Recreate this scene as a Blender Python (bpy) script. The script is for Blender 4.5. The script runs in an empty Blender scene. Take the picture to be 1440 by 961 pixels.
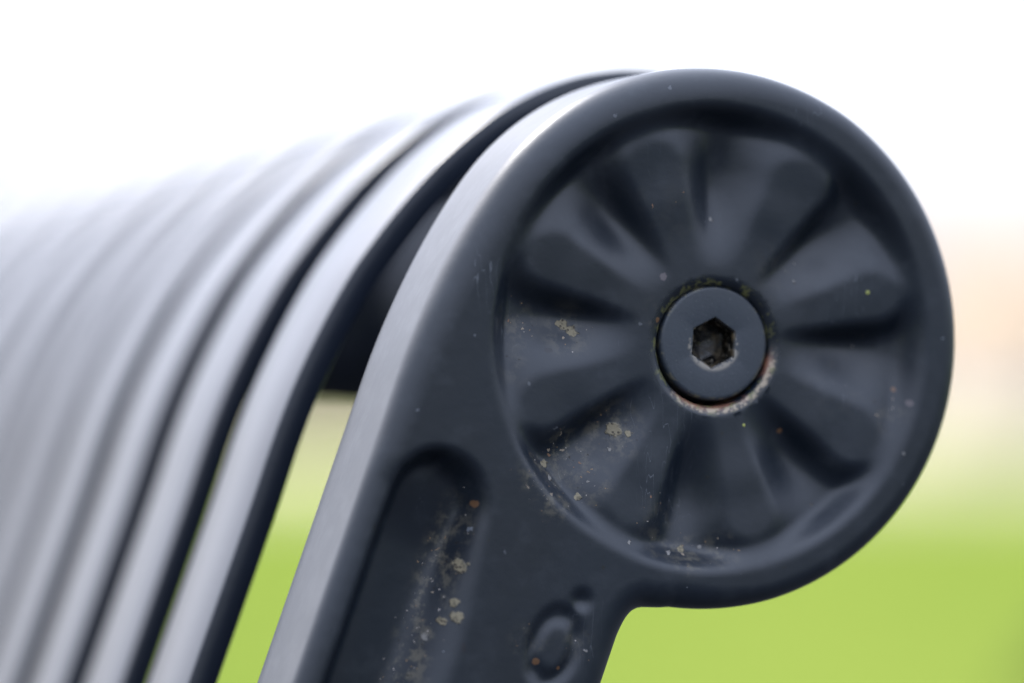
import bpy, bmesh, math, random
import numpy as np
from mathutils import Vector, Matrix
from mathutils.geometry import delaunay_2d_cdt

# ------------------------------------------------------------------ camera, sky, sun, exposure
R_ = math.radians
sc = bpy.context.scene
col = sc.collection
Z0 = 0.80                                   # height of the scroll's axis above the lawn (metres)

YAW, PITCH = R_(19.0), math.atan(79.5 / 5866.0)
cam_d = bpy.data.cameras.new('camera')
cam = bpy.data.objects.new('camera', cam_d)
col.objects.link(cam)
sc.camera = cam
cam.location = (-0.31677831, -0.79351563, -0.01233 + Z0)
cam.rotation_euler = (math.pi / 2 + PITCH, 0, -YAW)
cam_d.sensor_width = 36.0
cam_d.lens = 5866.0 / 1440.0 * 36.0
cam_d.clip_start, cam_d.clip_end = 0.05, 6000
cam_d.dof.use_dof = True
cam_d.dof.focus_distance = 0.849
cam_d.dof.aperture_fstop = 3.8
cam_d.dof.aperture_blades = 0

SUN_EL, SUN_AZ = R_(48), R_(-22)            # azimuth clockwise from +Y (hazy sun behind the bench, to the left)
world = bpy.data.worlds.new('World')
sc.world = world
world.use_nodes = True
wn = world.node_tree.nodes
wl = world.node_tree.links
wn.clear()
wo = wn.new('ShaderNodeOutputWorld')
bg = wn.new('ShaderNodeBackground')
sky = wn.new('ShaderNodeTexSky')
sky.sky_type = 'NISHITA'
sky.sun_disc = False
sky.sun_elevation = SUN_EL
sky.sun_rotation = SUN_AZ
sky.air_density, sky.dust_density, sky.ozone_density = 1.0, 4.0, 1.0
bg.inputs['Strength'].default_value = 0.15
hs = wn.new('ShaderNodeHueSaturation')        # thin high cloud: washes most of the colour out of the sky
hs.inputs['Saturation'].default_value = 0.30
wl.new(sky.outputs[0], hs.inputs['Color'])
cool = wn.new('ShaderNodeMix'); cool.data_type = 'RGBA'; cool.blend_type = 'MULTIPLY'
cool.inputs[0].default_value = 1.0
cool.inputs[7].default_value = (0.93, 0.97, 1.08, 1)
wl.new(hs.outputs[0], cool.inputs[6])
# veil of thin cloud over the clear sky
wc = wn.new('ShaderNodeTexCoord')
cn = wn.new('ShaderNodeTexNoise'); cn.inputs['Scale'].default_value = 2.2; cn.inputs['Detail'].default_value = 5
wl.new(wc.outputs['Generated'], cn.inputs['Vector'])
cm = wn.new('ShaderNodeMapRange'); cm.inputs[1].default_value = 0.3; cm.inputs[2].default_value = 0.7
cm.inputs[3].default_value = 0.85; cm.inputs[4].default_value = 1.15
wl.new(cn.outputs[0], cm.inputs[0])
wsep = wn.new('ShaderNodeSeparateXYZ'); wl.new(wc.outputs['Generated'], wsep.inputs[0])
zen = wn.new('ShaderNodeMapRange')                 # overcast: about three to four times brighter overhead than at the horizon
zen.inputs[1].default_value = 0.0; zen.inputs[2].default_value = 1.0
zen.inputs[3].default_value = 0.6; zen.inputs[4].default_value = 12.0
wl.new(wsep.outputs[2], zen.inputs[0])
cz = wn.new('ShaderNodeMath'); cz.operation = 'MULTIPLY'
wl.new(zen.outputs[0], cz.inputs[0]); wl.new(cm.outputs[0], cz.inputs[1])
cc = wn.new('ShaderNodeVectorMath'); cc.operation = 'SCALE'
cc.inputs[0].default_value = (0.84, 0.95, 1.20)
wl.new(cz.outputs[0], cc.inputs['Scale'])
ad = wn.new('ShaderNodeVectorMath'); ad.operation = 'MULTIPLY_ADD'
wl.new(cool.outputs[2], ad.inputs[0]); ad.inputs[1].default_value = (1.0, 0.98, 0.98); wl.new(cc.outputs[0], ad.inputs[2])
wl.new(ad.outputs[0], bg.inputs['Color'])
wl.new(bg.outputs[0], wo.inputs['Surface'])

sun_d = bpy.data.lights.new('sun', 'SUN')
sun_d.energy = 2.0
sun_d.angle = R_(12)
sun_d.color = (1.0, 0.95, 0.87)
sun = bpy.data.objects.new('sun', sun_d)
col.objects.link(sun)
sd = Vector((math.sin(SUN_AZ) * math.cos(SUN_EL), math.cos(SUN_AZ) * math.cos(SUN_EL), math.sin(SUN_EL)))
sun.rotation_euler = sd.to_track_quat('Z', 'Y').to_euler()
sun.location = (0, 0, 30)

vs = sc.view_settings
vs.view_transform = 'Standard'
vs.look = 'None'
vs.exposure = 0.70
vs.gamma = 1.0
vs.use_curve_mapping = False
sc.cycles.max_bounces = 8
sc.cycles.use_denoising = True

random.seed(7)
rng = np.random.default_rng(7)

# ------------------------------------------------------------------ helpers
def tag(o, label=None, cat=None, group=None, kind=None):
    if label: o['label'] = label
    if cat: o['category'] = cat
    if group: o['group'] = group
    if kind: o['kind'] = kind
    return o

def link(name, me, mat=None, parent=None, smooth=True):
    o = bpy.data.objects.new(name, me)
    col.objects.link(o)
    if mat: me.materials.append(mat)
    if smooth:
        me.polygons.foreach_set('use_smooth', [True] * len(me.polygons))
    if parent: o.parent = parent
    return o

def mesh(name, verts, faces):
    me = bpy.data.meshes.new(name)
    me.from_pydata([tuple(v) for v in verts], [], [tuple(f) for f in faces])
    me.update()
    return me

def fix_normals(me):
    bm = bmesh.new(); bm.from_mesh(me)
    bmesh.ops.recalc_face_normals(bm, faces=bm.faces)
    bm.to_mesh(me); bm.free()

def sstep(x, a, b):
    t = np.clip((x - a) / (b - a), 0, 1)
    return t * t * (3 - 2 * t)

class NT:
    """small node-tree writer"""
    def __init__(s, name):
        s.m = bpy.data.materials.new(name)
        s.m.use_nodes = True
        s.t = s.m.node_tree
        s.t.nodes.clear()
        s.out = s.n('ShaderNodeOutputMaterial')
        s.b = s.n('ShaderNodeBsdfPrincipled')
        s.l(s.b.outputs[0], s.out.inputs[0])
    def n(s, k, **kw):
        x = s.t.nodes.new(k)
        for a, v in kw.items(): setattr(x, a, v)
        return x
    def l(s, a, b): s.t.links.new(a, b)
    def setin(s, node, i, v):
        if hasattr(v, 'links'): s.l(v, node.inputs[i])
        elif v is not None: node.inputs[i].default_value = v
    def math(s, op, a, b=None, c=None):
        x = s.n('ShaderNodeMath', operation=op)
        s.setin(x, 0, a); s.setin(x, 1, b); s.setin(x, 2, c)
        return x.outputs[0]
    def vmath(s, op, a, b=None, out=0):
        x = s.n('ShaderNodeVectorMath', operation=op)
        s.setin(x, 0, a); s.setin(x, 1, b)
        return x.outputs[out]
    def ramp(s, v, a, b, lo=0.0, hi=1.0):
        x = s.n('ShaderNodeMapRange', interpolation_type='SMOOTHSTEP')
        s.setin(x, 0, v); s.setin(x, 1, a); s.setin(x, 2, b); s.setin(x, 3, lo); s.setin(x, 4, hi)
        return x.outputs[0]
    def noise(s, vec, scale, detail=3, rough=0.5, col_=False):
        x = s.n('ShaderNodeTexNoise')
        s.setin(x, 'Vector', vec)
        x.inputs['Scale'].default_value = scale
        x.inputs['Detail'].default_value = detail
        x.inputs['Roughness'].default_value = rough
        return x.outputs[1 if col_ else 0]
    def voro(s, vec, scale, out='Distance', feature='F1', rnd=1.0):
        x = s.n('ShaderNodeTexVoronoi', feature=feature)
        s.setin(x, 'Vector', vec)
        x.inputs['Scale'].default_value = scale
        x.inputs['Randomness'].default_value = rnd
        return x.outputs[out]
    def mix(s, f, a, b):
        x = s.n('ShaderNodeMix', data_type='RGBA')
        s.setin(x, 0, f)
        for i, v in ((6, a), (7, b)):
            if hasattr(v, 'links'): s.l(v, x.inputs[i])
            else: x.inputs[i].default_value = (*v, 1) if len(v) == 3 else v
        return x.outputs[2]
    def bump(s, h, strength, dist, nrm=None):
        x = s.n('ShaderNodeBump')
        x.inputs['Strength'].default_value = strength
        x.inputs['Distance'].default_value = dist
        s.l(h, x.inputs['Height'])
        if nrm is not None: s.l(nrm, x.inputs['Normal'])
        return x.outputs[0]

PAINT = (0.0080, 0.0115, 0.0200)
CASTP = (0.0048, 0.0084, 0.0146)

# ------------------------------------------------------------------ materials
def paint_simple(name, rough=0.33):
    t = NT(name)
    co = t.n('ShaderNodeTexCoord').outputs['Object']
    n1 = t.noise(co, 60, 4, 0.6)
    t.l(t.mix(n1, tuple(c * 0.85 for c in PAINT), tuple(c * 1.15 for c in PAINT)), t.b.inputs['Base Color'])
    t.b.inputs['Roughness'].default_value = rough
    t.b.inputs['IOR'].default_value = 1.5
    h = t.noise(co, 420, 2, 0.5)
    t.l(t.bump(h, 0.10, 0.0004), t.b.inputs['Normal'])
    return t.m

# stains that can be picked out on the casting: x, z (metres from the scroll axis), radius, kind
STAINS = []
def px_to_plate(px, py, Y=0.006):
    """photo pixel -> point on the casting's face (used once to note where the stains sit)"""
    fw = Vector((math.sin(YAW) * math.cos(PITCH), math.cos(YAW) * math.cos(PITCH), math.sin(PITCH)))
    rt = Vector((math.cos(YAW), -math.sin(YAW), 0)); up = rt.cross(fw)
    r = fw + rt * ((px - 720) / 5866) - up * ((py - 480.5) / 5866)
    C = Vector(cam.location)
    q = C + r * ((Y - C.y) / r.y)
    return q.x, q.z - Z0
for px, py, rad, kind in [
        (794, 456, 8, 'lichen'), (806, 465, 8, 'lichen'), (862, 604, 10, 'lichen'), (880, 610, 5, 'lichen'),
        (592, 893, 10, 'pale'), (628, 866, 9, 'lichen'), (626, 845, 6, 'lichen'), (637, 795, 9, 'lichen'), (612, 872, 6, 'lichen'),
        (1001, 309, 5, 'pale'), (1118, 370, 4, 'pale'), (1113, 398, 4, 'pale'), (1103, 382, 2.5, 'pale'),
        (926, 390, 6, 'mauve'), (918, 450, 4, 'rust'), (1096, 606, 4, 'rust'), (1252, 548, 3.5, 'rust'), (1266, 567, 5, 'mauve'),
        (768, 493, 7, 'dark'), (635, 908, 7, 'dark'), (656, 708, 5, 'rust'),
        (1254, 636, 4, 'pale'), (874, 762, 5, 'pale'), (1140, 710, 5, 'pale'), (982, 770, 6, 'pale'), (955, 772, 5, 'lichen'), (935, 776, 6, 'pale'),
        (765, 652, 6, 'lichen'), (770, 672, 6, 'pale'), (808, 700, 5, 'lichen'), (822, 677, 4, 'pale'), (855, 632, 5, 'pale'),
        (1039, 598, 2.5, 'yellow'), (1327, 371, 4, 'yellow'), (1210, 412, 3, 'yellow'), (741, 928, 5, 'rust'), (772, 937, 3, 'rust'), (809, 913, 4, 'pale')]:
    x, z = px_to_plate(px, py, 0.008 if px < 700 else 0.006)
    STAINS.append((x, z, rad * (0.00008 if kind == 'pale' else 0.000145), kind))

def paint_weathered(name):
    t = NT(name)
    co = t.n('ShaderNodeTexCoord').outputs['Object']
    flat = t.vmath('MULTIPLY', co, (1, 0, 1))
    fine = t.noise(co, 900, 3, 0.6)
    mid = t.noise(co, 130, 5, 0.6)
    big = t.noise(co, 28, 3, 0.5)
    base = t.mix(t.ramp(big, 0.35, 0.65), tuple(c * 0.86 for c in CASTP), tuple(c * 1.12 for c in CASTP))
    base = t.mix(t.ramp(mid, 0.5, 0.72, 0, 0.35), base, (0.022, 0.027, 0.035))          # dusty bloom
    warp = t.vmath('ADD', flat, t.vmath('SCALE', t.vmath('SUBTRACT', t.noise(co, 520, 3, 0.6, True), (0.5, 0.5, 0.5)), None))
    wsc = warp.node.inputs[1].links[0].from_node
    wsc.inputs['Scale'].default_value = 0.0022
    tint = t.n('ShaderNodeAttribute', attribute_name='dirt', attribute_type='GEOMETRY')
    # faint film of dried dirt where water gathers, then grains in it
    dirt = tint.outputs['Fac']
    film = t.math('MULTIPLY', dirt, t.ramp(t.noise(co, 300, 5, 0.7), 0.46, 0.66))
    base = t.mix(t.math('MULTIPLY', film, 0.55), base, (0.13, 0.115, 0.082))
    def grains(scale, size, keep, gate):
        d = t.voro(warp, scale)
        c = t.n('ShaderNodeSeparateColor')
        x = t.voro(warp, scale, 'Color')
        t.l(x, c.inputs[0])
        on = t.math('LESS_THAN', d, t.math('MULTIPLY', size, t.math('ADD', c.outputs[1], 0.35)))
        prob = t.math('LESS_THAN', c.outputs[0], t.math('MULTIPLY', gate, keep))
        return t.math('MULTIPLY', on, prob), c.outputs[2]
    g1, h1 = grains(560, 0.13, 0.8, dirt)
    g2, h2 = grains(1250, 0.17, 0.75, dirt)
    g3, h3 = grains(330, 0.10, 0.16, 1.0)
    def gcol(h, a, b, c_):
        m = t.mix(t.ramp(h, 0.3, 0.34), a, b)
        return t.mix(t.ramp(h, 0.68, 0.72), m, c_)
    base = t.mix(g3, base, gcol(h3, (0.11, 0.12, 0.14), (0.006, 0.007, 0.009), (0.05, 0.055, 0.065)))
    base = t.mix(g1, base, gcol(h1, (0.20, 0.16, 0.12), (0.008, 0.006, 0.005), (0.13, 0.07, 0.04)))
    base = t.mix(g2, base, gcol(h2, (0.28, 0.25, 0.23), (0.14, 0.09, 0.05), (0.006, 0.005, 0.005)))
    bumps = t.math('ADD', t.math('MULTIPLY', g1, 0.6), t.math('MULTIPLY', g2, 0.5))
    # the separate stains
    cols = dict(lichen=(0.20, 0.17, 0.11), pale=(0.20, 0.19, 0.18), mauve=(0.085, 0.07, 0.075),
                rust=(0.13, 0.065, 0.03), dark=(0.006, 0.006, 0.010), yellow=(0.34, 0.36, 0.09))
    edge = t.math('MULTIPLY', t.math('SUBTRACT', t.noise(co, 1100, 3, 0.6), 0.5), 0.0011)
    pit = t.ramp(t.voro(flat, 1150), 0.22, 0.34)
    for k in cols:
        acc = None
        for (x, z, r, kk) in STAINS:
            if kk != k: continue
            sx = 0.62 if k == 'dark' and x < -0.05 else 1.0
            v = t.vmath('MULTIPLY', t.vmath('SUBTRACT', warp if k in ('lichen', 'pale') else flat, (x, 0, z)), (1 / (r * sx), 0, 1 / (r * (0.55 if (k == 'dark' and x > -0.05) else 1))))
            ln = t.vmath('LENGTH', v, None, 1)
            s1 = t.ramp(t.math('ADD', ln, t.math('MULTIPLY', edge, 900)), 0.75, 1.1, 1.0, 0.0)
            acc = s1 if acc is None else t.math('MAXIMUM', acc, s1)
        f = acc
        c_ = cols[k]
        if k in ('lichen', 'pale'):
            cc = t.mix(pit, (0.030, 0.020, 0.012), c_)
            cc = t.mix(t.ramp(fine, 0.52, 0.62), cc, tuple(q * 0.55 for q in c_))
            base = t.mix(t.math('MULTIPLY', f, 0.85 if k == 'lichen' else 0.75), base, cc)
            bumps = t.math('ADD', bumps, t.math('MULTIPLY', f, t.math('ADD', 0.4, fine)))
        else:
            base = t.mix(t.math('MULTIPLY', f, 0.8), base, c_)
            if k == 'yellow': bumps = t.math('ADD', bumps, f)
    # rusty run below the bolt hole
    q = t.vmath('LENGTH', t.vmath('SUBTRACT', flat, (0.0016, 0, -0.0017)), None, 1)
    sep = t.n('ShaderNodeSeparateXYZ'); t.l(co, sep.inputs[0])
    ring = t.math('MULTIPLY', t.ramp(q, 0.0139, 0.0128), t.ramp(t.math('ADD', sep.outputs[2], t.math('MULTIPLY', sep.outputs[0], -0.5)), -0.0055, -0.0115))
    base = t.mix(t.math('MULTIPLY', ring, t.ramp(mid, 0.45, 0.62, 0, 0.6)), base, (0.22, 0.09, 0.05))
    worn_glint = t.math('MULTIPLY', t.math('MULTIPLY', t.ramp(q, 0.0143, 0.0136), t.ramp(q, 0.0126, 0.0130)), t.ramp(t.math('ADD', sep.outputs[2], t.math('MULTIPLY', sep.outputs[0], -0.35)), -0.0065, -0.0110))
    base = t.mix(t.math('MULTIPLY', worn_glint, t.ramp(fine, 0.42, 0.60, 0.1, 0.8)), base, (0.30, 0.24, 0.17))  # highlight painted as a pale arc on the lower lip, over rust-tinted wear
    grime = t.math('MULTIPLY', t.ramp(q, 0.0150, 0.0130), t.ramp(t.noise(co, 420, 4, 0.7), 0.52, 0.64))
    base = t.mix(t.math('MULTIPLY', grime, 0.8), base, (0.10, 0.10, 0.035))
    # hair scratches
    mp = t.n('ShaderNodeMapping'); t.l(co, mp.inputs[0])
    mp.inputs['Rotation'].default_value = (0, R_(33), 0)
    mp.inputs['Scale'].default_value = (1, 1, 0.12)
    sn = t.noise(mp.outputs[0], 380, 2, 0.5)
    scr = t.math('MULTIPLY', t.ramp(t.math('ABSOLUTE', t.math('SUBTRACT', sn, 0.5)), 0.004, 0.0, 0, 1), t.ramp(t.noise(co, 55, 2), 0.60, 0.70))
    base = t.mix(t.math('MULTIPLY', scr, 0.55), base, (0.12, 0.13, 0.15))
    t.l(base, t.b.inputs['Base Color'])
    rg = t.math('ADD', t.ramp(mid, 0.3, 0.7, 0.37, 0.42), t.math('MULTIPLY', bumps, 0.3))
    t.l(rg, t.b.inputs['Roughness'])
    t.b.inputs['IOR'].default_value = 1.46
    h = t.math('ADD', t.math('MULTIPLY', t.noise(co, 330, 3, 0.55), 0.5), t.math('MULTIPLY', fine, 0.10))
    b1 = t.bump(t.noise(co, 75, 2, 0.5), 0.04, 0.0012)
    b2 = t.bump(h, 0.22, 0.0004, b1)
    b3 = t.bump(bumps, 0.5, 0.0003, b2)
    t.l(b3, t.b.inputs['Normal'])
    return t.m

def bolt_mat():
    t = NT('bolt paint')
    co = t.n('ShaderNodeTexCoord').outputs['Object']
    n = t.noise(co, 300, 4, 0.6)
    bb = t.mix(n, (0.018, 0.024, 0.034), (0.026, 0.033, 0.045))
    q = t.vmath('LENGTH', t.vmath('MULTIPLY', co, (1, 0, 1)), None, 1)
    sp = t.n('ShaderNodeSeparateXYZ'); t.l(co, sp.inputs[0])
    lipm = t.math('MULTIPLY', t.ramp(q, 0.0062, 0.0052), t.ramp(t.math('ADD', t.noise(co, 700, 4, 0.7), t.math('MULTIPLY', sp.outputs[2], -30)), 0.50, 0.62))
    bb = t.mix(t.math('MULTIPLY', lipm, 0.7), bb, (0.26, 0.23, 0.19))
    chip = t.math('MULTIPLY', t.ramp(q, 0.0109, 0.0116), t.ramp(t.noise(co, 380, 4, 0.7), 0.50, 0.60))
    bb = t.mix(t.math('MULTIPLY', chip, 0.6), bb, (0.12, 0.11, 0.07))
    dust = t.math('LESS_THAN', t.voro(co, 900), 0.10)
    bb = t.mix(t.math('MULTIPLY', dust, 0.5), bb, (0.10, 0.11, 0.12))
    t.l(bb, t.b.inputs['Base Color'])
    t.b.inputs['Roughness'].default_value = 0.42
    t.l(t.bump(t.noise(co, 1500, 2), 0.12, 0.0003), t.b.inputs['Normal'])
    return t.m

def socket_mat():
    t = NT('dirty socket metal')
    co = t.n('ShaderNodeTexCoord').outputs['Object']
    n = t.noise(co, 420, 5, 0.65)
    b = t.mix(t.ramp(n, 0.50, 0.66), (0.004, 0.004, 0.004), (0.07, 0.05, 0.025))
    b = t.mix(t.ramp(t.noise(co, 900, 3), 0.62, 0.68), b, (0.30, 0.27, 0.22))
    t.l(b, t.b.inputs['Base Color'])
    t.l(t.ramp(n, 0.4, 0.65, 0.12, 0.55), t.b.inputs['Roughness'])
    t.l(t.bump(n, 0.5, 0.0008), t.b.inputs['Normal'])
    return t.m

def flat_mat(name, a, b, scale, rough=0.9, bump=0.0):
    t = NT(name)
    co = t.n('ShaderNodeTexCoord').outputs['Object']
    n = t.noise(co, scale, 6, 0.6)
    t.l(t.mix(t.ramp(n, 0.35, 0.65), a, b), t.b.inputs['Base Color'])
    t.b.inputs['Roughness'].default_value = rough
    t.b.inputs['Specular IOR Level'].default_value = 0.2
    if bump: t.l(t.bump(t.noise(co, scale * 8, 4), bump, 0.05), t.b.inputs['Normal'])
    return t.m

M_CAST = paint_weathered('weathered anthracite paint')
M_SLAT = paint_simple('anthracite slat paint', 0.30)
M_TUBE = paint_simple('anthracite tube paint', 0.36)
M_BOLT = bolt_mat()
M_SOCK = socket_mat()

# ------------------------------------------------------------------ setting: lawn, gravel
def ground_mat():
    t = NT('mown lawn')
    co = t.n('ShaderNodeTexCoord').outputs['Object']
    a = t.noise(co, 0.35, 6, 0.6)
    b = t.noise(co, 9.0, 5, 0.7)
    base = t.mix(t.ramp(a, 0.35, 0.65), (0.108, 0.148, 0.024), (0.148, 0.182, 0.034))
    base = t.mix(t.ramp(b, 0.4, 0.7, 0, 0.5), base, (0.075, 0.115, 0.010))
    t.l(base, t.b.inputs['Base Color'])
    t.b.inputs['Roughness'].default_value = 0.8
    t.b.inputs['Specular IOR Level'].default_value = 0.0
    t.l(t.bump(b, 0.6, 0.03), t.b.inputs['Normal'])
    return t.m

S = 3000
lawn = link('lawn', mesh('lawn', [(-S, -S, 0), (S, -S, 0), (S, S, 0), (-S, S, 0)], [(0, 1, 2, 3)]), ground_mat(), smooth=False)
tag(lawn, kind='structure')
# gravel forecourt beyond the lawn
vw = Vector((math.sin(YAW), math.cos(YAW), 0)); vr = Vector((math.cos(YAW), -math.sin(YAW), 0))
def gp(fwd, right, z=0.0):
    q = Vector((cam.location.x, cam.location.y, 0)) + vw * fwd + vr * right
    return (q.x, q.y, z)
gravel = link('gravel_ground', mesh('gravel_ground', [gp(58, -200, .004), gp(58, 200, .004), gp(420, 400, .004), gp(420, -400, .004)], [(0, 1, 2, 3)]),
              flat_mat('pale gravel', (0.36, 0.30, 0.19), (0.44, 0.36, 0.24), 0.8), smooth=False)
tag(gravel, kind='structure')
# band of dry, thin grass between lawn and gravel
verge = link('dry_grass_verge', mesh('dry_grass_verge', [gp(40, -150, .003), gp(40, 150, .003), gp(57.9, 200, .003), gp(57.9, -200, .003)], [(0, 1, 2, 3)]),
             flat_mat('dry grass', (0.16, 0.17, 0.045), (0.24, 0.21, 0.09), 0.5), smooth=False)
tag(verge, kind='structure')
# unseen asphalt under the bench, added to cut green bounce and deepen shade
added_paving = link('added_pavement', mesh('added_pavement', [(-9, -16, .004), (7, -16, .004), (7, 5.5, .004), (-9, 5.5, .004)], [(0, 1, 2, 3)]),
              flat_mat('added dark asphalt', (0.030, 0.031, 0.034), (0.045, 0.046, 0.050), 40, 0.85, 0.4), smooth=False)
tag(added_paving, kind='structure')

# ------------------------------------------------------------------ bench geometry (millimetres, X across, Z up, Y along the bench)
def bez(p0, p1, p2, p3, n):
    t = np.linspace(0, 1, n, endpoint=False)[:, None]
    return (1-t)**3*np.array(p0) + 3*(1-t)**2*t*np.array(p1) + 3*(1-t)*t*t*np.array(p2) + t**3*np.array(p3)

RD = 55.7
def casting_outline():
    pts = []
    zb = -330.0
    line = lambda z: (-79.3 + 0.36 * (z + 44.0), z)
    for z in np.concatenate([np.linspace(zb, -85, 40, endpoint=False), np.linspace(-85, -8.0, 90, endpoint=False)]):
        pts.append(line(z))
    a = R_(142)
    P0 = np.array(line(-8.0)); P3 = np.array([RD*math.cos(a), RD*math.sin(a)])
    pts += list(bez(P0, P0 + 14.5*np.array([.339, .941]), P3 - 14.5*np.array([.616, .788]), P3, 60))
    for b in np.linspace(142, -98, 410): pts.append((RD*math.cos(R_(b)), RD*math.sin(R_(b))))
    p = pts[-1]
    pts += list(bez(p, (p[0]-6.5, p[1]-0.6), (-15.6, -53.0), (-19.2, -61.0), 30))
    pts += [(-19.2 + 0.364*(z+61.0), z) for z in np.concatenate([np.linspace(-61, -85, 30, endpoint=False), np.linspace(-85, zb, 40)])]
    return np.array([tuple(map(float, q)) for q in pts])

def inward(P):
    """unit inward normals of a closed clockwise outline"""
    d = np.roll(P, -1, 0) - np.roll(P, 1, 0)
    d /= np.linalg.norm(d, axis=1)[:, None]
    return np.stack([d[:, 1], -d[:, 0]], 1)

VALLEYS = [-3.5, 38.5, 84.5, 128.5, 173.0, 218.5, 262.5, 308.5]
HC = (1.6, -1.7)                                # centre of the bolt hole
def depth_raw(x, z):
    """depth of the casting's face behind its front plane, mm"""
    r = np.hypot(x, z)
    th = np.degrees(np.arctan2(z, x))
    rec = sstep(r, 48.3, 42.8) * (1 - 0.26 * sstep(r, 33, 45))
    vs_ = np.array(VALLEYS)
    thm = (th - vs_[0]) % 360
    edges = np.concatenate([vs_ - vs_[0], [360.0]])
    k = np.clip(np.searchsorted(edges, thm, 'right') - 1, 0, 7)
    mid_ = 0.5 * (edges[k] + edges[k + 1]); hw = 0.5 * (edges[k + 1] - edges[k])
    t = np.abs(thm - mid_) / hw                       # 0 on a petal's spine, 1 in the flute between two petals
    upf = np.clip((thm - mid_) / (0.45 * hw), -1, 1) * np.cos(np.radians(th))  # flanks skewed, steep below and eased above, to shape the shading
    upf = sstep(upf, -0.75, 0.75)
    t = np.hypot(t, np.maximum(0, r - 36.5) / 16.5)     # rounded outer ends
    pet = 1 - sstep(t, 0.52 - 0.42 * upf, 0.92 + 0.08 * upf)
    fall = 1.0                # petals sink towards the rim
    hubm = sstep(r, 32.0, 14.0)
    body = 4.9 * pet * fall + 0.7 * np.maximum(0, 1 - t * t) * sstep(r, 18, 30)
    y = rec * (8.0 - (body * (1 - hubm) + 5.0 * hubm))
    # trough down the arm
    s20, c20 = math.sin(R_(20)), math.cos(R_(20))
    a = -x * s20 - z * c20
    b = x * c20 - z * s20
    ac = 51.5
    cx = -45.0
    da = np.minimum(a - ac, 0.0)
    left = cx - b; right = b - cx
    wid = sstep(a, ac - 6.0, ac + 26.0)
    el = np.hypot(np.maximum(left, 0) / 10.3, da / 11.4)
    er = np.hypot(np.maximum(right, 0) / (12.0 + 3.5 * wid), da / 11.4)
    slope = 2.0 * sstep(b, -54.0, -40.0)      # floor falls to the right, then banks up gently
    prof = np.where(b < cx, sstep(el, 1.0, 0.62), sstep(er, 1.02, 0.50 - 0.24 * wid))
    y = y + prof * (6.8 + slope - 2.2 * sstep(a, 62, 44))
    # cast mark: oval ring and a dot, sunk
    mx, mz = x + 34.6, z + 62.6
    u = mx * c20 - mz * s20; v = -mx * s20 - mz * c20
    ring = np.abs(np.hypot(u / 4.4, v / 6.8) - 1.0) * 5.0
    y = y + 1.15 * sstep(ring, 2.0, 0.3) * (0.95 + 0.12 * np.sin(1.2 * u + 0.8 * v))
    y = y + 1.2 * sstep(np.hypot(x + 28.6, z + 53.3), 2.8, 0.5)
    return y

_h = 0.4
_xs = np.arange(-120, 64, _h); _zs = np.arange(-110, 64, _h)
_g = depth_raw(*np.meshgrid(_xs, _zs))
_kk = np.exp(-0.5 * (np.arange(-9, 10) * _h / 0.5) ** 2); _kk /= _kk.sum()
def _conv(a): return np.apply_along_axis(lambda m: np.convolve(np.pad(m, 9, 'edge'), _kk, 'valid'), 0, a)
_g = _conv(_conv(_g).T).T                          # casting softness: no crisp creases
def depth(x, z):
    u = np.clip((x - _xs[0]) / _h, 0, len(_xs) - 2.001); v = np.clip((z - _zs[0]) / _h, 0, len(_zs) - 2.001)
    i = u.astype(int); j = v.astype(int); u = u - i; v = v - j
    d = (_g[j, i]*(1-u) + _g[j, i+1]*u)*(1-v) + (_g[j+1, i]*(1-u) + _g[j+1, i+1]*u)*v
    return np.where(z < -100, depth_raw(x, z), d)

def dirtmask(x, z):
    s20, c20 = math.sin(R_(20)), math.cos(R_(20))
    a = -x * s20 - z * c20; b = x * c20 - z * s20
    d = 0.95 * sstep(np.abs(b + 38.0 - 0.02 * (a - 50)), 5.2, 0.8) * sstep(a, 44, 60)
    def blob(px, pz, r): return sstep(np.hypot(x - px, z - pz), r, r * 0.25)
    for (px, pz, r, k) in [(-41, 2.5, 7, .5), (-30, 1, 7, .55), (-20, -19, 8, .8), (-30, -24, 8, .9), (-37, -28, 7, .95), (-34, -33, 6, .8), (-26, -30, 7, .5),
                           (-5, -44, 6, .75), (3, -43.5, 5, .55), (-11, -42, 5, .5), (-10, -38, 8, .25), (-42, -6, 5, .3), (-8, 27, 14, .06), (30, -8, 14, .08), (16, 14, 9, .15), (40, -16, 6, .3),
                           (-12.5, 5, 4, .3), (-40, -62, 6, .35), (-30, -62, 6, .3)]:
        d = np.maximum(d, k * blob(px, pz, r))
    return np.clip(d, 0, 1)

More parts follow.
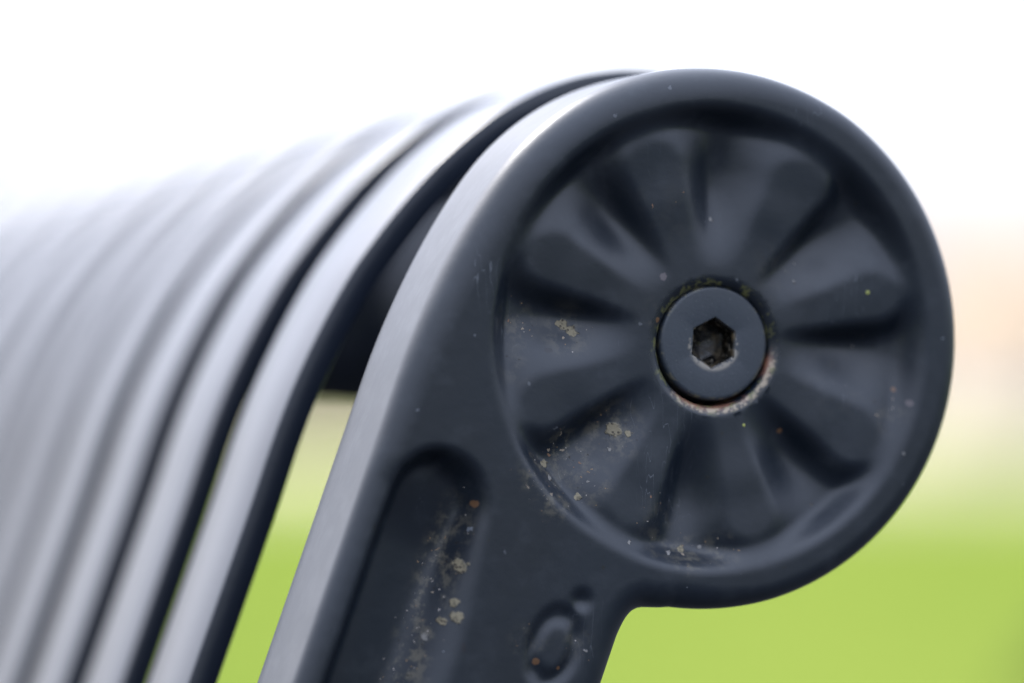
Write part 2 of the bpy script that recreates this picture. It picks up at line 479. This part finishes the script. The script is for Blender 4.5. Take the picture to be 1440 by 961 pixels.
def build_casting():
    P = casting_outline()
    N = inward(P)
    n = len(P)
    T = 30.0
    zz = sstep(P[:, 1], -22, 14)
    RE = np.where(P[:, 0] < -46 + 0.36 * (P[:, 1] + 40), 4.9 + 1.9 * zz, 6.6)
    an = np.degrees(np.arctan2(P[:, 1], P[:, 0]))
    RE = np.where((np.hypot(P[:, 0], P[:, 1]) < RD + .5) & (an > -95) & (an < 75), 4.0, RE)
    rk = np.ones(61) / 61
    RE = np.convolve(np.concatenate([RE[-30:], RE, RE[:30]]), rk, 'valid')[:, None]
    # inner boundary of the rounding
    P1 = P + N * RE
    # keep the lower corners sane
    for i in (0, -1): P1[i] = P[i] + (N[0 if i == 0 else -1]) * RE[i, 0] * 1.2
    loopA = [Vector(p) for p in P1]
    RH = 14.6
    nh = 120
    loopB = [Vector((HC[0] + RH*math.cos(k*2*math.pi/nh), HC[1] + RH*math.sin(k*2*math.pi/nh))) for k in range(nh)]
    # interior points: fine where the photo shows the face, coarse below
    h = 0.72
    gx, gz = np.meshgrid(np.arange(-104, 54, h), np.arange(-84, 54, h * .866))
    gx = gx + (np.arange(gz.shape[0]) % 2)[:, None] * h * .5
    cx_, cz_ = np.meshgrid(np.arange(-190, -30, 5.0), np.arange(-328, -86, 5.0))
    G = np.concatenate([np.stack([gx.ravel(), gz.ravel()], 1), np.stack([cx_.ravel(), cz_.ravel()], 1)])
    G = G + rng.uniform(-.02, .02, G.shape)
    def inside(G, poly):
        res = np.zeros(len(G), bool)
        q = np.roll(poly, -1, 0)
        for (x1, y1), (x2, y2) in zip(poly, q):
            c = ((y1 > G[:, 1]) != (y2 > G[:, 1]))
            if c.any():
                xi = (x2 - x1) * (G[:, 1] - y1) / ((y2 - y1) or 1e-9) + x1
                res ^= c & (G[:, 0] < xi)
        return res
    P2 = P + N * (RE + 0.35)
    REs = RE[:, 0]
    G = G[inside(G, P2) & (np.hypot(G[:, 0] - HC[0], G[:, 1] - HC[1]) > RH + 0.35)]
    V = loopA + loopB + [Vector(g) for g in G]
    E = [(i, (i + 1) % n) for i in range(n)] + [(n + i, n + (i + 1) % nh) for i in range(nh)]
    vo, eo, fo, ov, oe, of = delaunay_2d_cdt(V, E, [], 2, 1e-5)
    vo = np.array([(v.x, v.y) for v in vo])
    y = depth(vo[:, 0], vo[:, 1])
    verts = [(x, yy, z) for (x, z), yy in zip(vo, y)]
    faces = []
    for f in fo:
        c = vo[list(f)].mean(0)
        if math.hypot(c[0] - HC[0], c[1] - HC[1]) > RH - 0.05: faces.append(tuple(f))
    # map loops to output
    omap = {}
    for i, src in enumerate(ov):
        for s_ in src: omap[s_] = i
    ringprev = [omap[i] for i in range(n)]
    yb = depth(P1[:, 0], P1[:, 1])
    def add_ring(off, yy, base=P, nn=N):
        s = len(verts)
        q = base + nn * (off if np.isscalar(off) else off[:, None])
        for k in range(len(q)): verts.append((q[k, 0], yy if np.isscalar(yy) else yy[k], q[k, 1]))
        return list(range(s, s + len(q)))
    def bridge(a, b):
        m = len(a)
        for k in range(m): faces.append((a[k], a[(k+1) % m], b[(k+1) % m], b[k]))
    steps = 9
    for j in range(1, steps + 1):
        ph = j / steps * math.pi / 2
        off = REs * (1 - math.sin(ph)); yy = REs * (1 - math.cos(ph))
        fade = 1 - j / steps
        r = add_ring(off, yy + yb * fade)
        bridge(ringprev, r); ringprev = r
    for yy in (8, 12, 18, 24, T - 2.2):
        r = add_ring(0, yy); bridge(ringprev, r); ringprev = r
    for j in range(1, 5):
        ph = j / 4 * math.pi / 2
        r = add_ring(2.2 * (1 - math.cos(ph)), T - 2.2 + 2.2 * math.sin(ph)); bridge(ringprev, r); ringprev = r
    faces.append(tuple(reversed(ringprev)))
    # bolt hole: rolled lip then wall and floor
    ringprev = [omap[n + i] for i in range(nh)]
    ang = np.arange(nh) * 2 * math.pi / nh
    y0 = depth(HC[0] + RH*np.cos(ang), HC[1] + RH*np.sin(ang))
    for j, (rr, dy) in enumerate([(14.3, .04), (13.95, .16), (13.55, .36), (13.15, .64), (12.8, 1.0), (12.5, 1.5), (12.35, 2.0), (12.25, 3.0), (12.2, 9.5), (0.5, 9.6)]):
        s = len(verts)
        wob = 0.10 * np.sin(ang * 3 + 1) + 0.06 * np.sin(ang * 7) if rr < 14.2 and rr > 12.6 else 0 * ang
        for k in range(nh):
            verts.append((HC[0] + (rr + wob[k])*math.cos(ang[k]), y0[k] + dy if j < 8 else y0[k] + dy, HC[1] + (rr + wob[k])*math.sin(ang[k])))
        r = list(range(s, s + nh)); bridge(ringprev, r); ringprev = r
    faces.append(tuple(ringprev))
    me = mesh('casting', np.array(verts) * 0.001, faces)
    fix_normals(me)
    vv = np.array(verts)
    at = me.attributes.new('dirt', 'FLOAT', 'POINT')
    at.data.foreach_set('value', np.where(vv[:, 1] < 14, dirtmask(vv[:, 0], vv[:, 2]), 0).astype(np.float32))
    return me

def build_bolt():
    """round bolt head with chamfered edge and hexagon socket; faces -Y"""
    verts, faces = [], []
    K = 96
    prof = [(11.9, 8.6), (11.95, 1.1), (11.85, .6), (11.6, .2), (11.3, 0.02), (10.9, -.02)]
    rings = []
    for (r, y) in prof:
        s = len(verts)
        for k in range(K):
            a = 2*math.pi*k/K
            verts.append((r*math.cos(a), y, r*math.sin(a)))
        rings.append(list(range(s, s+K)))
    def hexr(a, rc):                                   # radius of a hexagon, corners top and bottom
        a = (a - R_(86)) % (math.pi/3) - math.pi/6
        return rc * math.cos(math.pi/6) / math.cos(a)
    hx = []
    for (rc, y) in [(5.9, -.02), (5.45, .05), (5.1, .35), (4.95, .9), (4.85, 6.2), (3.6, 7.2), (0.3, 8.2)]:
        s = len(verts)
        for k in range(K):
            a = 2*math.pi*k/K
            verts.append((hexr(a, rc)*math.cos(a)*(1), y, hexr(a, rc)*math.sin(a)))
        hx.append(list(range(s, s+K)))
    def br(a, b, L):
        for k in range(K): L.append((a[k], a[(k+1) % K], b[(k+1) % K], b[k]))
    hf = []
    for i in range(len(rings)-1): br(rings[i], rings[i+1], hf)
    br(rings[-1], hx[0], hf); br(hx[0], hx[1], hf)
    sf = []
    for i in range(1, len(hx)-1): br(hx[i], hx[i+1], sf)
    sf.append(tuple(hx[-1]))
    V = np.array(verts) * 0.001
    def sub(F):
        ids = sorted({i for f in F for i in f}); m = {i: k for k, i in enumerate(ids)}
        me = mesh('m', V[ids], [tuple(m[i] for i in f) for f in F])
        fix_normals(me)
        return me
    return sub(hf), sub(sf)

# slat: flat steel bar bent over the top, down the back and along the seat
def catmull(P, n=10):
    P = [np.array(p, float) for p in P]
    P = [2*P[0]-P[1]] + P + [2*P[-1]-P[-2]]
    out = []
    for i in range(1, len(P)-2):
        for t in np.linspace(0, 1, n, endpoint=False):
            a, b, c, d = P[i-1], P[i], P[i+1], P[i+2]
            out.append(0.5*((2*b)+(-a+c)*t+(2*a-5*b+4*c-d)*t*t+(-a+3*b-3*c+d)*t**3))
    out.append(P[-2])
    return np.array(out)

def slat_path():
    pts = [(-590, -395), (-588, -378), (-575, -363), (-555, -358), (-450, -362), (-350, -366), (-262, -366), (-220, -352), (-196, -325), (-176, -275), (-143, -195),
           (-115, -123), (-86.2, -45.0), (-76.6, -18.0), (-69.6, -2.0), (-61.6, 12.6), (-55.0, 22.0), (-47.6, 31.0), (-39.0, 40.0), (-28.8, 48.3), (-19.4, 53.7), (-10.6, 57.1), (-3.2, 58.7),
           (4.1, 59.3), (14, 58.3), (26, 54.0), (38, 46.0), (48, 34.5), (54.5, 21), (57, 7), (56, -6), (52, -17)]
    return catmull(pts, 5)

def build_slat():
    """outer face follows the path; rounded bar section, bar width along Y from 0"""
    P = slat_path()
    d = np.gradient(P, axis=0); d /= np.linalg.norm(d, axis=1)[:, None]
    nin = np.stack([d[:, 1], -d[:, 0]], 1)             # towards the inside of the curl
    W, T, e = 32.0, 6.2, 0.9
    sec = [(e, 0), (W*.5, 0), (W-e, 0), (W-.25, .25), (W, e), (W, T-e), (W-.25, T-.25), (W-e, T), (e, T), (.25, T-.25), (0, T-e), (0, e), (.25, .25)]
    verts, faces = [], []
    m = len(sec)
    for p, q in zip(P, nin):
        for (yy, t) in sec:
            verts.append((p[0]+q[0]*t, yy, p[1]+q[1]*t))
    for i in range(len(P)-1):
        for k in range(m):
            a, b = i*m+k, i*m+(k+1) % m
            faces.append((a, b, b+m, a+m))
    faces.append(tuple(range(m))); faces.append(tuple(range((len(P)-1)*m, len(P)*m)))
    me = mesh('slat', np.array(verts)*.001, faces)
    fix_normals(me)
    return me

def tube(r, x, z, y0, y1, K=40):
    v, f = [], []
    for yy in (y0, y1):
        for k in range(K):
            a = 2*math.pi*k/K
            v.append((x+r*math.cos(a), yy, z+r*math.sin(a)))
    for k in range(K): f.append((k, (k+1) % K, K+(k+1) % K, K+k))
    f.append(tuple(range(K))); f.append(tuple(range(K, 2*K)))
    me = mesh('tube', np.array(v)*.001, f); fix_normals(me)
    return me

def sweep_bar(P, w, T0, T1):
    """bar of rectangular section w (in the XZ plane) swept along P, from Y=T0 to T1, bevelled"""
    P = np.array(P, float)
    d = np.gradient(P, axis=0); d /= np.linalg.norm(d, axis=1)[:, None]
    nn = np.stack([-d[:, 1], d[:, 0]], 1)
    v, f = [], []
    e = 3
    sec = [(-w/2+e, T0), (w/2-e, T0), (w/2, T0+e), (w/2, T1-e), (w/2-e, T1), (-w/2+e, T1), (-w/2, T1-e), (-w/2, T0+e)]
    for p, q in zip(P, nn):
        for (s, yy) in sec: v.append((p[0]+q[0]*s, yy, p[1]+q[1]*s))
    m = 8
    for i in range(len(P)-1):
        for k in range(m):
            a, b = i*m+k, i*m+(k+1) % m
            f.append((a, b, b+m, a+m))
    f.append(tuple(range(m))); f.append(tuple(range((len(P)-1)*m, len(P)*m)))
    me = mesh('bar', np.array(v)*.001, f); fix_normals(me)
    return me

# ------------------------------------------------------------------ the bench
bench = bpy.data.objects.new('park_bench', None)
col.objects.link(bench)
bench.location = (0, 0, 0)
tag(bench, 'dark anthracite steel park bench with curled slatted back and cast end scroll', 'bench')
NS, PITCH_Y, Y1 = 36, 0.0495, 0.056
L_END = Y1 + (NS-1)*PITCH_Y + 0.034 + 0.026 + 0.030

cast_me = build_casting()
head_me, sock_me = build_bolt()
cast = link('end_frame', cast_me, M_CAST, bench)
cast.location = (0, 0, Z0)
cast['label'] = 'cast end frame with round fluted scroll, specked with dirt and lichen'
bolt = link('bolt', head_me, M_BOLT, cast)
bolt_y = 0.0044
bolt.location = (0.0019, bolt_y, -0.0010)
sock_me.materials.append(M_SOCK)
bm = bmesh.new(); bm.from_mesh(head_me)
nbase = len(bm.verts)
tmp = bmesh.new(); tmp.from_mesh(sock_me)
vm = [bm.verts.new(v.co) for v in tmp.verts]
for f in tmp.faces:
    g = bm.faces.new([vm[v.index] for v in f.verts]); g.material_index = 1; g.smooth = False
bm.to_mesh(head_me); bm.free(); tmp.free()
head_me.materials.append(M_SOCK)
for p in head_me.polygons: p.use_smooth = p.material_index == 0

far = cast.copy(); col.objects.link(far); far.parent = bench
far.location = (0, L_END, Z0); far.scale = (1, -1, 1)
fb = bolt.copy(); col.objects.link(fb); fb.parent = far
if 'label' in far: del far['label']

slat_me = build_slat()
slat_me.materials.append(M_SLAT)
slat_me.polygons.foreach_set('use_smooth', [True]*len(slat_me.polygons))
sm = bmesh.new(); sm.from_mesh(slat_me)
for e in sm.edges:
    if len(e.link_faces) == 2 and e.calc_face_angle() > R_(22): e.smooth = False
sm.to_mesh(slat_me); sm.free()
for i in range(NS):
    s = bpy.data.objects.new('slat', slat_me)
    col.objects.link(s); s.parent = bench
    s.location = (random.uniform(-.0006, .0006) if i else 0, Y1 + i*PITCH_Y + (0.0045 + random.uniform(-.0008, .0008) if i else 0), Z0)
    s.rotation_euler = (0, 0, random.uniform(-.004, .004) if i else 0)

tubes = [(26.0, 6, 10, 29.0), (14.0, -123.0, -192.0, 29.0), (14.0, -300.0, -385.5, 29.0), (14.0, -520.0, -378.5, 29.0)]
for r, x, z, y0 in tubes:
    o = link('cross_tube', tube(r, x, z, y0, L_END*1000-y0), M_TUBE, bench); o.location = (0, 0, Z0)
    o.data.polygons[-1].use_smooth = False; o.data.polygons[-2].use_smooth = False
for side in (0, 1):
    rail = sweep_bar([(-120, -356), (-160, -390), (-220, -402), (-330, -402), (-450, -398), (-560, -394)], 44, 1, 29)
    o1 = link('seat_rail', rail, M_TUBE, bench, smooth=False)
    fl = link('leg', sweep_bar([(-520, -415), (-530, -600), (-545, -800)], 46, 1.5, 28.5), M_TUBE, bench, smooth=False)
    rl = link('leg', sweep_bar([(-150, -325), (-120, -420), (-88, -600), (-60, -800)], 50, 2, 28), M_TUBE, bench, smooth=False)
    for o in (o1, fl, rl):
        o.location = (0, 0 if side == 0 else L_END, Z0)
        if side: o.scale = (1, -1, 1)

# ------------------------------------------------------------------ far background: low buildings, hedge, leaf clump
def box(x0, x1, y0, y1, z0, z1):
    v = [(x, y, z) for x in (x0, x1) for y in (y0, y1) for z in (z0, z1)]
    f = [(0, 1, 3, 2), (4, 6, 7, 5), (0, 4, 5, 1), (2, 3, 7, 6), (0, 2, 6, 4), (1, 5, 7, 3)]
    me = mesh('box', v, f); fix_normals(me)
    return me

def place(o, fwd, right, turn=0.0):
    o.location = gp(fwd, right); o.rotation_euler = (0, 0, -YAW + turn)
    return o

M_BEIGE = flat_mat('beige render', (0.57, 0.50, 0.42), (0.63, 0.55, 0.46), 0.6)
M_TAN = flat_mat('tan roof tiles', (0.40, 0.26, 0.13), (0.46, 0.31, 0.17), 1.5)
M_GREY = flat_mat('blue grey cladding', (0.30, 0.35, 0.42), (0.36, 0.41, 0.48), 0.5)
M_SLATE = flat_mat('slate roof', (0.10, 0.11, 0.13), (0.15, 0.16, 0.18), 1.0)
t_ = NT('window glass'); t_.b.inputs['Base Color'].default_value = (0.03, 0.04, 0.05, 1); t_.b.inputs['Roughness'].default_value = 0.08
M_GLASS = t_.m

def house(fwd, right, w, d, h, rh, wall, roof, label, turn=0.0, nwin=4):
    o = bpy.data.objects.new('building', None); col.objects.link(o)
    place(o, fwd, right, turn)
    tag(o, label, 'building')
    link('wall', box(0, w, 0, d, 0, h), wall, o, smooth=False)
    ov = 0.35
    v = [(-ov, -ov, h), (w+ov, -ov, h), (w+ov, d+ov, h), (-ov, d+ov, h), (-ov, d/2, h+rh), (w+ov, d/2, h+rh)]
    me = mesh('roof', v, [(0, 1, 5, 4), (2, 3, 4, 5), (0, 4, 3), (1, 2, 5), (0, 3, 2, 1)]); fix_normals(me)
    r = link('roof', me, roof, o, smooth=False); r.location.z = 0.003
    for k in range(nwin):
        x = w * (k + .5) / nwin
        link('window', box(x-.55, x+.55, -.03, .05, .9, 2.1), M_GLASS, o, smooth=False)
    return o

house(75, 7.6, 26, 8, 2.6, 1.0, M_BEIGE, M_TAN, 'blurred low beige building with tan roof beyond the lawn', nwin=0)

def leaves_mesh(name, n, sx, sy, sz, size, seed):
    r = np.random.default_rng(seed)
    v, f = [], []
    for k in range(n):
        u = r.normal(size=3); u /= np.linalg.norm(u)
        rad = r.uniform(.55, 1.0)
        p = np.array([u[0]*sx, u[1]*sy, abs(u[2])*sz])*rad*(1+.15*math.sin(7*u[0]+seed)*math.sin(5*u[1]))
        p[2] = max(p[2], .02)
        a = r.normal(size=3); a /= np.linalg.norm(a)
        b = np.cross(a, r.normal(size=3)); b /= np.linalg.norm(b)
        s = size*r.uniform(.6, 1.3); i = len(v)
        v += [p-a*s, p+b*s*.45, p+a*s, p-b*s*.45]; f.append((i, i+1, i+2, i+3))
    return mesh(name, v, f)

M_LEAF = flat_mat('dark leaves', (0.030, 0.055, 0.010), (0.060, 0.095, 0.018), 3, 0.6)
M_STEM = flat_mat('bark', (0.06, 0.045, 0.03), (0.09, 0.07, 0.05), 8)
def clump(fwd, right, sx, sy, sz, n, size, label, seed, name='clump', cat='clump'):
    o = bpy.data.objects.new(name, None); col.objects.link(o)
    place(o, fwd, right); tag(o, label, cat)
    link('foliage', leaves_mesh('foliage', n, sx, sy, sz, size, seed), M_LEAF, o, smooth=False)
    v, f = [], []
    for k in range(5):
        a = k*2*math.pi/5; x, y = .15*sx*math.cos(a), .15*sy*math.sin(a); i = len(v); w = .04*sz
        v += [(x-w, y-w, 0), (x+w, y-w, 0), (x+w, y+w, 0), (x-w, y+w, 0), (x*3, y*3, sz*.7)]
        f += [(i, i+1, i+4), (i+1, i+2, i+4), (i+2, i+3, i+4), (i+3, i, i+4)]
    link('stem', mesh('stem', v, f), M_STEM, o, smooth=False)
    return o

clump(150, -6.5, 5.0, 2.5, 4.2, 2600, .45, 'blurred dark green hedge seen through the gap beside the end frame', 3, 'hedge', 'hedge')
clump(10.1, 1.72, .42, .45, .30, 1500, .05, 'blurred low green shrub standing in for a darker patch of lawn', 5)  # leaves added to darken this corner of the lawn
house(95, -24.5, 13.4, 9, 4.6, 1.6, M_GREY, M_SLATE, 'blurred pale blue grey building far behind the bench slats', nwin=4)
